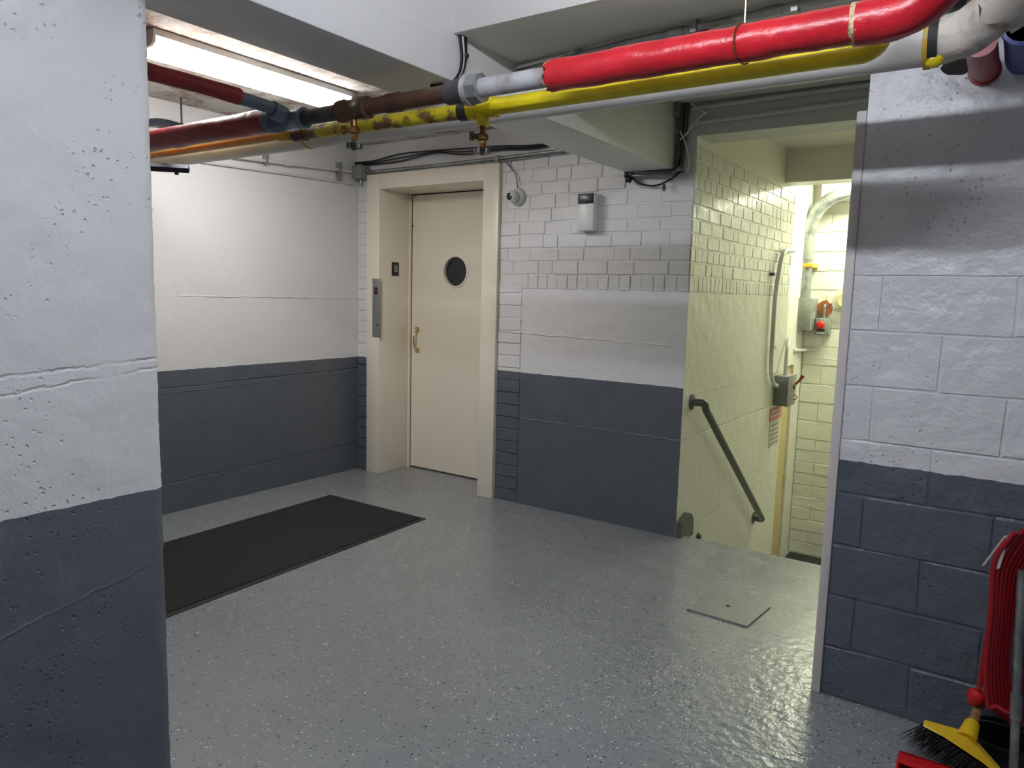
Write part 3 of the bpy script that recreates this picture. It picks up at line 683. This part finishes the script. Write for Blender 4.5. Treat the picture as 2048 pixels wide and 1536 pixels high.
# conduit under the beam end, cables up the corner
p1, p2 = ony(1256, 352, YB-.04), ony(1352, 348, YB-.04)
uc = thing('wall_conduit', 'short grey conduits with connectors under the beam end', 'conduit', (p1.x, YB-.04, p1.z))
tubeo('tube', [p1, p2], .012, 'galv', uc, n=10); tubeo('tube', [p1+Vector((.02, -.01, .03)), p2+Vector((-.01, -.01, .022))], .010, 'iron', uc, n=10)
latheo('connector', [(.013, 0), (.026, .004), (.026, .02), (.018, .024), (.018, .05)], p1+Vector((-.02, 0, .01)), (1, 0, 0), 'iron', uc, 10)
latheo('connector', [(.012, 0), (.02, .004), (.02, .03)], p1+Vector((-.005, -.012, -.02)), (1, 0, -.2), 'black', uc, 10)
latheo('connector', [(.016, 0), (.016, .06)], p2+Vector((-.02, -.005, .005)), (1, 0, .45), 'galv', uc, 10)
bc = cable('black_cable', 'black cable looping below the conduits under the beam end', [ony(1262, 354, YB-.04), ony(1282, 368, YB-.05), ony(1312, 371, YB-.05), ony(1342, 358, YB-.05), ony(1362, 342, YB-.05)], .006, 'black')
p = ony(1328, 371, YB-.05); o = obj('cable_tie', box(bmesh.new(), p.x-.006, p.x+.006, p.y-.006, p.y+.006, p.z-.03, p.z+.008), 'black'); o.parent = bc
cr = thing('corner_conduit', 'dark conduits and cables climbing the corner beside the stair opening', 'conduit', tuple(ony(1370, 340, YB-.04)))
tubeo('tube', [ony(1360, 345, YB-.03), ony(1366, 300, YB-.03), ony(1372, 240, YB-.03), ony(1378, 180, YB-.03)], .015, 'iron', cr, n=10)
tubeo('tube', [ony(1352, 345, YB-.05), ony(1357, 300, YB-.05), ony(1364, 235, YB-.05), ony(1362, 180, YB-.05)], .011, 'iron', cr, n=10)
for ps in ([(1374, 345), (1378, 320), (1370, 285), (1360, 262)], [(1360, 280), (1372, 268), (1398, 236), (1412, 226)], [(1412, 226), (1396, 218), (1382, 205), (1378, 190)]):
    tubeo('white_strand', spline([ony(a_, b_, YB-.06) for a_, b_ in ps]), .0045, 'plastic', cr, n=6)
p = ony(1362, 215, YB-.06); rel(obj('box', box(bmesh.new(), p.x-.05, p.x+.0, YB-.09, YB-.02, p.z-.05, p.z+.06, .004), 'greybox'), cr)
for (a, b, lab) in (((1385, 217), (1740, 169), 'upper conduit on the header beam over the stairs'), ((1392, 246), (1740, 199), 'lower conduit on the header beam over the stairs')):
    cable('wall_conduit', lab, [ony(a[0], a[1], YB-.018), ony(b[0], b[1], YB-.018), ony(b[0], b[1], YB-.018)+Vector((.4, 0, 0))], .013, 'ceil', 'conduit', n=10, sp_=False)

# ------------------------------------------------------------------ things on the back wall and frame
p0, p1 = ony(745.5, 557, yf), ony(761, 675, yf)
cp_ = thing('call_panel', 'brushed steel elevator call plate on the cream frame', 'call panel', (p0.x, yf, p1.z))
boxo('face_plate', p0.x, p1.x, yf-.004, yf, p1.z, p0.z, 'steel', cp_, bev=.001)
boxo('display', p0.x+.025, p0.x+.058, yf-.006, yf-.003, p0.z-.125, p0.z-.07, 'black', cp_)
latheo('indicator', [(.009, 0), (.009, .003)], (p0.x+.049, yf-.005, p0.z-.092), (0, -1, 0), 'redold', cp_, 12)
latheo('key_switch', [(.008, 0), (.007, .004)], ((p0.x+p1.x)/2+.01, yf-.003, p1.z+.10), (0, -1, 0), 'iron', cp_, 12)
s0, s1 = onx(784, 524, -4.232), onx(797.5, 552, -4.232)
sg = thing('floor_sign', 'small black plate with a silver letter B inside the door frame', 'sign', (-4.232, s0.y, s1.z))
boxo('plate', -4.235, -4.230, s0.y, s1.y, s1.z, s0.z, 'black', sg, bev=.001)
cu = bpy.data.curves.new('letter', 'FONT'); cu.body = 'B'; cu.size = .075; cu.extrude = .0012; cu.align_x = 'CENTER'
to = bpy.data.objects.new('letter_tmp', cu); COL.objects.link(to); bpy.context.view_layer.update()
me = bpy.data.meshes.new_from_object(to.evaluated_get(bpy.context.evaluated_depsgraph_get())); bpy.data.objects.remove(to); me.materials.append(MAT['paper'])
lt = bpy.data.objects.new('letter', me); COL.objects.link(lt)
lt.matrix_world = Matrix.Translation((-4.2295, (s0.y+s1.y)/2+.004, (s0.z+s1.z)/2-.022)) @ Matrix(((0, 0, 1, 0), (1, 0, 0, 0), (0, 1, 0, 0), (0, 0, 0, 1)))
mw = lt.matrix_world.copy(); lt.parent = sg; lt.matrix_parent_inverse = Matrix.Translation(-sg.location)
# dome camera
p = ony(1030, 393, YB-.04); p.y = YB
dc = thing('security_camera', 'white turret security camera beside the elevator frame', 'camera', tuple(p))
latheo('base', [(.062, 0), (.062, .012), (.056, .03), (.040, .042)], p, (0, -1, 0), 'plastic', dc, 28)
ax = Vector((-.20, -.96, -.12)).normalized(); cpt = p+Vector((-.006, -.055, 0))
ball = latheo('eyeball', [(.001, -.043)]+[(.043*math.cos(a), .043*math.sin(a)) for a in [i*math.pi/12-math.pi/2 for i in range(1, 11)]]+[(.026, .0345), (.024, .036)], cpt, ax, 'plastic', dc, 24)
sub(latheo('lens', [(.0235, .034), (.0235, .039), (.019, .041), (.018, .0385)], cpt, ax, 'lens', None, 20), ball)
tubeo('cord', spline([p+Vector((.005, -.02, .055)), ony(1033, 355, YB-.02), ony(1027, 342, YB-.02), ony(1013, 325, YB-.02), ony(1008, 317, YB-.03)]), .004, 'iron', dc, n=6)
# air freshener dispenser
a_, b_ = ony(1155.5, 388, YB-.075), ony(1186, 461, YB-.075)
af = thing('air_freshener', 'white wall air freshener dispenser with dark chrome top', 'dispenser', ((a_.x+b_.x)/2, YB, b_.z))
x0, x1, zz0, zz1 = a_.x, b_.x, b_.z, a_.z; zm = zz1-(zz1-zz0)*.26
boxo('back_plate', x0+.004, x1-.004, YB-.012, YB, zz0+.004, zz1-.002, 'plastic', af, bev=.003)
boxo('body', x0, x1, YB-.079, YB-.010, zz0, zm, 'plastic', af, bev=.010)
boxo('top_cover', x0+.001, x1-.006, YB-.076, YB-.012, zm-.004, zz1, 'chrome', af, bev=.005)
boxo('side_shell', x1-.007, x1+.001, YB-.070, YB-.010, zm-.006, zz1+.001, 'plastic', af, bev=.002)
latheo('nozzle', [(.010, 0), (.010, .005), (.006, .006)], ((x0+x1)/2-.003, YB-.075, zm+.012), (0, -1, 0), 'black', af, 14)

# ------------------------------------------------------------------ stairwell things
def rp(x, y, off=.075): return onx(x, y, XS+off)
hr = thing('handrail', 'dark green grey pipe handrail sloping down the stair wall', 'handrail', (XS, 5.3, .2))
t0 = rp(1410, 816); t1 = rp(1525, 1040); dirn = (t1-t0).normalized()
s_ = Vector((XS+.005, onx(1386, 812, XS+.01).y, rp(1392, 815).z+.012))
tubeo('rail', fillet([s_, Vector((XS+.075, s_.y+.03, s_.z)), t0+dirn*.02, t1, Vector((XS+.006, t1.y+.0, t1.z+.005))], .07), .0245, 'rail', hr, n=16)
latheo('flange', [(.05, 0), (.05, .006), (.026, .012)], (XS, s_.y, s_.z), (1, 0, 0), 'rail', hr)
latheo('flange', [(.05, 0), (.05, .006), (.026, .012)], (XS, t1.y, t1.z+.005), (1, 0, 0), 'rail', hr)
# corner guard plate at the floor edge
zt = .135
poly = [(YB+.004, -.03), (YB+.22, -.03)]+[(YB+.12+.10*math.cos(a), zt-.10+.10*math.sin(a)) for a in [i*math.pi/20 for i in range(11)]]+[(YB+.004, zt-.035)]
g = tag(prismo('corner_guard', poly, 'X', XS+.0005, XS+.035, 'rail'), 'rounded green grey guard plate at the wall corner by the floor edge', 'guard')
p = onx(1401, 1074, XS+.02)
g = thing('floor_bolt', 'small dark bolt head on the stair wall beside the guard plate', 'bolt', tuple(p))
latheo('head', [(.022, 0), (.022, .008), (.016, .022), (.005, .026)], (XS, p.y, p.z), (1, 0, 0), 'rail', g, 12)
latheo('washer', [(.030, 0), (.030, .004)], (XS, p.y, p.z), (1, 0, 0), 'rail', g, 12)
# thin conduit with switch box on the stair wall
q = [rp(1588, 501, .03), rp(1566, 502, .03), rp(1550, 590, .03), rp(1545, 660, .03), rp(1541, 745, .03), rp(1548, 772, .03), rp(1560, 771, .03)]
sc_ = thing('stair_conduit', 'bent white conduit running down the stair wall to the switch box', 'conduit', (XS, 6.2, 1.3))
tubeo('tube', fillet([q[0], q[1]+Vector((0, -.02, 0)), q[2], q[4], q[5], q[6]], .13, 8), .018, 'whitepipe', sc_, n=12)
p = rp(1548, 549, .02); boxo('strap', XS, XS+.035, p.y-.05, p.y-.01, p.z-.012, p.z+.012, 'iron', sc_)
p = rp(1547, 695, .02); boxo('strap', XS, XS+.035, p.y+.0, p.y+.04, p.z-.012, p.z+.012, 'whitepipe', sc_)
a_, b_ = onx(1553, 762, XS+.10), onx(1572, 812, XS+.10)
y0_, y1_, z0_, z1_ = 6.36, 6.62, b_.z, a_.z+.01
sw = thing('switch_box', 'grey lever switch box on the stair wall above the notice', 'electrical box', (XS, y0_, z0_))
boxo('box', XS+.001, XS+.11, y0_, y1_, z0_, z1_, 'greybox', sw, bev=.004)
boxo('cover', XS+.11, XS+.118, y0_-.004, y1_+.004, z0_-.004, z1_+.004, 'greybox', sw, bev=.002)
tubeo('lever', [(XS+.112, y1_-.07, z1_-.10), (XS+.15, y1_-.04, z1_-.05), (XS+.175, y1_-.02, z1_-.005)], [.011, .011, .015], 'rust', sw, n=10)
latheo('lever_pivot', [(.024, 0), (.024, .012), (.012, .016)], (XS+.118, y1_-.07, z1_-.10), (1, 0, 0), 'greybox', sw, 12)
tubeo('padlock_loop', [(XS+.125+.018*math.sin(2*math.pi*k/12), y1_-.05, z0_+.06+.018*math.cos(2*math.pi*k/12)) for k in range(13)], .004, 'rust', sw, n=6)
e0, e1 = Vector((XS+.05, 6.50, z1_)), onx(1592, 697, XS+.04)
cable('stair_conduit', 'short curved white conduit rising from the switch box', [e0, e0+Vector((0, .0, .12)), e0+Vector((-.01, .05, .22)), Vector((XS+.02, 6.66, z1_+.30))], .016, 'whitepipe', 'conduit', n=10)
# notice
n0, n1 = onx(1541, 816, XS+.003), onx(1559.5, 884, XS+.003)
no = thing('notice', 'small red and grey notice sheet on the stair wall below the switch box', 'sign', (XS, n0.y, n1.z))
zr = n0.z-(n0.z-n1.z)*.34
boxo('red_header', XS+.001, XS+.005, n0.y, n1.y-.02, zr, n0.z-.01, 'noticered', no)
boxo('sheet', XS+.001, XS+.004, n0.y+.02, n1.y-.06, n1.z, zr-.005, 'paper', no)
for k in range(5): boxo('print_line', XS+.0035, XS+.0048, n0.y+.05, n1.y-.09, zr-.05-k*.04, zr-.04-k*.04, 'print', no)
for k in range(2): boxo('print_line', XS+.0045, XS+.0058, n0.y+.04, n1.y-.06, zr+.03+k*.04, zr+.045+k*.04, 'paper', no)
# large conduit, box, alarm on the far wall
yc = YF-.20
cc = [ony(1605, 590, yc), ony(1614, 480, yc), ony(1622, 440, yc)]
xx = ony(1612, 520, yc).x
bigc = thing('large_conduit', 'thick pale conduit rising from the grey box and bending along the ceiling', 'conduit', (xx, yc, 1.5))
ztop = ony(1680, 383, yc).z
zj = ony(1612, 500, yc).z
tubeo('tube', fillet([(xx, yc, 1.48), (xx, yc, ztop), (-.6, yc, ztop)], .50, 14), .068, 'galv', bigc, n=18)
for za, zb in ((zj-.10, zj+.13), (1.50, 1.62)): latheo('coupling', [(.06, 0), (.072, 0), (.072, zb-za), (.06, zb-za)], (xx, yc, za), (0, 0, 1), 'greybox', bigc)
boxo('strap', xx-.085, xx+.085, yc-.068, YF, zj-.18, zj-.14, 'ochre', bigc, bev=.004)
xs_ = ony(1603, 560, YF-.04).x
cable('stair_conduit', 'thin pale conduit beside the thick conduit on the far wall', [(xs_-.03, YF-.04, 1.53), (xs_-.03, YF-.04, 1.6), (xs_, YF-.04, 2.3), (xs_+.04, YF-.04, 2.52)], .018, 'whitepipe', 'conduit', n=10, sp_=False)
yb0 = YF-.32
a_, b_ = ony(1584, 596, yb0), ony(1618, 661, yb0)
gb = thing('electrical_box', 'large grey electrical box below the thick conduit', 'electrical box', (a_.x, yb0, b_.z))
boxo('box', a_.x, b_.x, yb0+.01, YF, b_.z, a_.z, 'greybox', gb, bev=.004)
boxo('cover', a_.x-.004, b_.x+.004, yb0, yb0+.01, b_.z-.004, a_.z+.004, 'greybox', gb, bev=.003)
for k in (.45, .2): latheo('paint_chip', [(.02, 0), (.016, .002)], (a_.x+.04, yb0-.001, b_.z+(a_.z-b_.z)*k), (0, -1, 0), 'paper', gb, 7)
boxo('label_plate', b_.x+.003, b_.x+.006, yb0+.12, yb0+.16, b_.z+.12, b_.z+.19, 'paper', gb)
ya = YF-.10
a_, b_ = ony(1631, 636, ya), ony(1657, 671, ya)
al = thing('stop_button_box', 'small grey box with a red mushroom button', 'switch', (a_.x, ya, b_.z))
boxo('box', a_.x, b_.x, ya, YF, b_.z, a_.z, 'greybox', al, bev=.006)
p = ony(1641, 650, ya-.02); latheo('button', [(.022, 0), (.022, .02), (.042, .024), (.042, .038), (.034, .048), (.015, .052)], (p.x, ya, p.z), (0, -1, 0), 'button', al)
boxo('legend_plate', a_.x+.02, a_.x+.10, ya-.002, ya, b_.z+.035, b_.z+.065, 'black', al)
boxo('legend_plate', a_.x+.02, a_.x+.10, ya-.002, ya, b_.z+.015, b_.z+.03, 'paper', al)
p = ony(1648, 617, YF-.03)
ru = thing('rusted_fitting', 'rusted round fitting with a short pale conduit above the red button', 'fitting', (p.x, YF, p.z))
bm = bmesh.new(); poly = [(p.x+.070*(1+.55*noise.noise(Vector((k*.83, 1, 0))))*math.cos(2*math.pi*k/34), p.z+.085*(1+.55*noise.noise(Vector((k*.83, 1, 0))))*math.sin(2*math.pi*k/34)) for k in range(34)]
prism(bm, poly, 'Y', YF-.022, YF); rel(obj('rust_plate', bm, 'rust'), ru)
tubeo('conduit_elbow', fillet([(p.x+.012, YF-.02, p.z+.03), (p.x+.012, YF-.06, p.z+.03), (p.x+.012, YF-.06, p.z-.10)], .03), .017, 'galv', ru, n=12)
p = ony(1690, 601, YF-.05)
spk = thing('wall_sounder', 'square cream wall sounder with a round face', 'alarm', (p.x, YF, p.z))
boxo('box', p.x-.09, p.x+.08, YF-.06, YF, p.z-.085, p.z+.085, 'sounder', spk, bev=.004)
latheo('round_face', [(.068, 0), (.066, .008), (.06, .006)], (p.x-.002, YF-.06, p.z), (0, -1, 0), 'tan', spk, 24)
p0, p1 = ony(1575, 702, YF-.25), ony(1611, 688, YF-.02)
cable('stair_conduit', 'short horizontal white pipe end below the large electrical box', [(XD+.005, 7.9, .995), (XD+.03, YF-.1, .985), (XD+.06, YF-.03, .99), (XD+.16, YF-.03, 1.0)], .017, 'whitepipe', 'conduit', n=10)
tag(boxo('door_mat', -1.86, -.9, 7.5, 8.24, ZF, ZF+.015, 'carpet', bev=.004), 'black mat on the lower floor against the far stair wall', 'mat')

# ------------------------------------------------------------------ floor things
m = [onz(300, 1089, .012), onz(660, 990, .012), onz(853, 1038, .012), onz(337, 1237, .012)]
A = Vector((-4.05, 3.592, 0)); B = Vector((-3.125, 3.60, 0)); dn = Vector((.035, -1, 0)).normalized(); Lm = 2.45
C_, D_ = B+dn*Lm, A+dn*Lm
mt = thing('floor_mat', 'large charcoal floor mat with black rubber border beside the left wall', 'mat', (-3.6, 2.5, 0))
bm = bmesh.new(); vs = []
inn = lambda d_: [A+Vector((d_, -d_, 0)), B+Vector((-d_, -d_, 0)), C_+Vector((-d_, d_, 0)), D_+Vector((d_, d_, 0))]
l0 = [bm.verts.new((p.x, p.y, .0)) for p in inn(0)]; l1 = [bm.verts.new((p.x, p.y, .003)) for p in inn(0.002)]; l2 = [bm.verts.new((p.x, p.y, .006)) for p in inn(.03)]
for a, b in ((l0, l1), (l1, l2)):
    for k in range(4): bm.faces.new((a[k], a[(k+1) % 4], b[(k+1) % 4], b[k]))
bm.faces.new(l2); bm.faces.new(l0[::-1]); rel(obj('rubber_border', bm, 'rubber'), mt)
bm = bmesh.new(); l0 = [bm.verts.new((p.x, p.y, .005)) for p in inn(.028)]; l1 = [bm.verts.new((p.x, p.y, .011)) for p in inn(.032)]
for k in range(4): bm.faces.new((l0[k], l0[(k+1) % 4], l1[(k+1) % 4], l1[k]))
bm.faces.new(l1); bm.faces.new(l0[::-1]); rel(obj('carpet_pile', bm, 'carpet'), mt)
h = [onz(1373, 1217, .008), onz(1494, 1252, .008), onz(1541, 1213, .008), onz(1425, 1180, .008)]
ht = thing('floor_hatch', 'square grey painted hatch cover in the floor near the stairs', 'hatch', tuple(sum(h, Vector())/4))
bm = bmesh.new(); prism(bm, [(p.x, p.y) for p in h], 'Z', 0, .008); rel(obj('cover_plate', bm, 'hatch'), ht)
p = onz(1456, 1212, .008); latheo('finger_hole', [(.011, 0), (.011, .0015)], (p.x, p.y, .0075), (0, 0, 1), 'dark', ht, 12)

# ------------------------------------------------------------------ cleaning things in the right corner
root = thing('extension_cord', 'coiled red extension cord hanging on the block wall', 'cord', (.06, 2.75, .2))
rng = random.Random(3)
for k in range(7):
    o_ = rng.uniform(-.010, .012); yk = 2.69+.012*k
    top = ony(2030+k*9, 1062+rng.uniform(-4, 8), yk); bot = ony(1992+k*9, 1452-abs(k-4)*10, yk)
    l_ = [ony(1990+k*8, 1120+k*4, yk), ony(1982+k*7, 1220, yk), ony(1972+k*7, 1330, yk), ony(1976+k*8, 1410, yk)]
    r_ = [ony(2024+k*8, 1420, yk), ony(2040+k*8, 1320, yk), ony(2058+k*7, 1200, yk), ony(2068+k*7, 1100, yk)]
    pts = [top]+l_+[bot]+r_+[top+Vector((.03, 0, .005))]
    tubeo('loop', spline(pts, 5), .0085, 'cord', root, n=8)
tubeo('loose_end', spline([ony(2020, 1070, 2.71), ony(1996, 1130, 2.70), ony(1982, 1230, 2.70), ony(1964, 1340, 2.70), ony(1957, 1385, 2.70)], 5), .008, 'cord', root, n=8)
p = ony(1952, 1393, 2.70); latheo('plug', [(.012, -.03), (.018, -.02), (.026, -.008), (.026, .012), (.016, .022)], p, (.3, 0, .95), 'dustred', root, 14)
for j, (t_, b_, wd) in enumerate((((2016, 1070), (1994, 1138), .018), ((2010, 1072), (1966, 1131), .012))):
    a3, b3 = ony(*t_, 2.69+j*.01), ony(*b_, 2.69+j*.01); sd = Vector((.8, 0, .6))*wd*.5
    bm = bmesh.new(); vs = [bm.verts.new(q_+Vector((0, yy, 0))) for yy in (0, .002) for q_ in (a3-sd*.7, a3+sd*.7, b3+sd, b3-sd)]
    for f_ in ((0, 1, 2, 3), (7, 6, 5, 4), (0, 4, 5, 1), (1, 5, 6, 2), (2, 6, 7, 3), (3, 7, 4, 0)): bm.faces.new([vs[i] for i in f_])
    rel(obj('paper_tag', bm, 'paper'), root)
# push broom resting head down
bh = thing('broom', 'angle broom with yellow plastic head and wooden handle', 'broom', (-.05, 2.66, 0))
h0, hm, h1 = ony(1848, 1445, 2.62), ony(1932, 1478, 2.60), ony(2003, 1546, 2.58)
bm = bmesh.new()
def loft(rings):
    R_ = [[bm.verts.new(p) for p in r] for r in rings]
    for a, b in zip(R_, R_[1:]):
        for k in range(len(a)): bm.faces.new((a[k], a[(k+1) % len(a)], b[(k+1) % len(b)], b[k]))
    bm.faces.new(R_[0][::-1]); bm.faces.new(R_[-1])
dv = (h1-h0).normalized(); upv = Vector((dv.z*-1, 0, dv.x)).normalized(); 
if upv.z < 0: upv = -upv
def sec(c, w2, h2): return [c+Vector((0, -w2, 0))-upv*h2, c+Vector((0, w2, 0))-upv*h2, c+Vector((0, w2*.7, 0))+upv*h2, c+Vector((0, -w2*.7, 0))+upv*h2]
loft([sec(h0, .018, .004), sec(h0.lerp(hm, .5), .022, .010), sec(hm-upv*.004, .026, .020), sec(hm.lerp(h1, .5), .022, .011), sec(h1, .018, .004)])
head = rel(obj('broom_head', bm, 'broomyellow'), bh)
sk0 = hm+upv*.005; hdl = (ony(1972, 1378, 2.80)-sk0).normalized(); hl_ = (YR-.02-sk0.y)/hdl.y
latheo('socket', [(.030, -.01), (.026, .02), (.022, .06), (.019, .065)], sk0, hdl, 'broomyellow', bh, 14)
tubeo('handle', [sk0+hdl*.03, sk0+hdl*hl_*.6, sk0+hdl*hl_], .0145, 'wood', bh, n=12)
bm = bmesh.new()
for k in range(420):
    s = rng.random(); c0 = h0.lerp(h1, s)-upv*.006+Vector((0, rng.uniform(-.018, .018), 0))
    tip = c0-upv*(.095+rng.uniform(-.008, .012))+dv*(-.035+rng.uniform(-.02, .02))+Vector((0, rng.uniform(-.02, .02), 0))
    tip.z = max(tip.z, .003)
    a = Vector((.0022, 0, 0)); b = Vector((0, .0022, 0))
    v = [bm.verts.new(c0+a), bm.verts.new(c0+b-a*.5), bm.verts.new(c0-b-a*.5), bm.verts.new(tip)]
    for f_ in ((0, 1, 3), (1, 2, 3), (2, 0, 3)): bm.faces.new([v[i] for i in f_])
br_ = rel(obj('bristles', bm, 'bristle'), bh); br_['kind'] = 'stuff'
# red dustpan at the frame edge
a = onz(1815, 1512, .05); 
dp = thing('dustpan', 'red plastic dustpan on the floor under the broom', 'dustpan', (a.x, a.y-.1, 0))
cx, cy = a.x+.13, a.y-.11
bm = bmesh.new(); box(bm, cx-.15, cx+.15, cy-.12, cy+.10, .002, .008); rel(obj('pan', bm, 'dustred'), dp)
for (x0, x1, ya_, yb_) in ((cx-.155, cx-.147, cy-.12, cy+.108), (cx+.147, cx+.155, cy-.12, cy+.108)):
    prismo('side_wall', [(ya_, .002), (yb_, .002), (yb_, .06), (ya_, .012)], 'X', x0, x1, 'dustred', dp)
boxo('back_wall', cx-.15, cx+.15, cy+.10, cy+.108, .002, .062, 'dustred', dp)
boxo('hood', cx-.15, cx+.15, cy+.04, cy+.106, .055, .062, 'dustred', dp, bev=.002)
# grey pole and black bucket
p0, p1 = ony(2026, 1560, 2.64), ony(2044, 1140, 2.70)
pl = thing('mop_pole', 'grey metal mop pole leaning by the red cord', 'pole', (p0.x, p0.y, 0))
dd = (p1-p0); k0 = p0-dd*((p0.z-.004)/dd.z) if abs(dd.z) > 1e-6 else p0
tubeo('tube', [k0, p1], .0125, 'galv', pl, n=14)
pm = p0.lerp(p1, .35); latheo('twist_collar', [(.0125, -.04), (.0165, -.04), (.0165, .04), (.0125, .04)], pm, dd, 'galv', pl, 14)
p = onz(1998, 1508, .02)
bu = thing('bucket', 'low black bucket behind the broom at the wall foot', 'bucket', (.11, 2.78, 0))
latheo('shell', [(.085, 0), (.10, .11), (.104, .11), (.104, .12), (.096, .12), (.082, .01), (.001, .01)], (.075, 2.77, 0), (0, 0, 1), 'black', bu, 24)
tubeo('bail_handle', [(.075+.104*math.cos(a_), 2.77-.03*math.sin(a_), .115+.05*math.sin(a_)) for a_ in [i*math.pi/12 for i in range(13)]], .003, 'iron', bu, n=6)
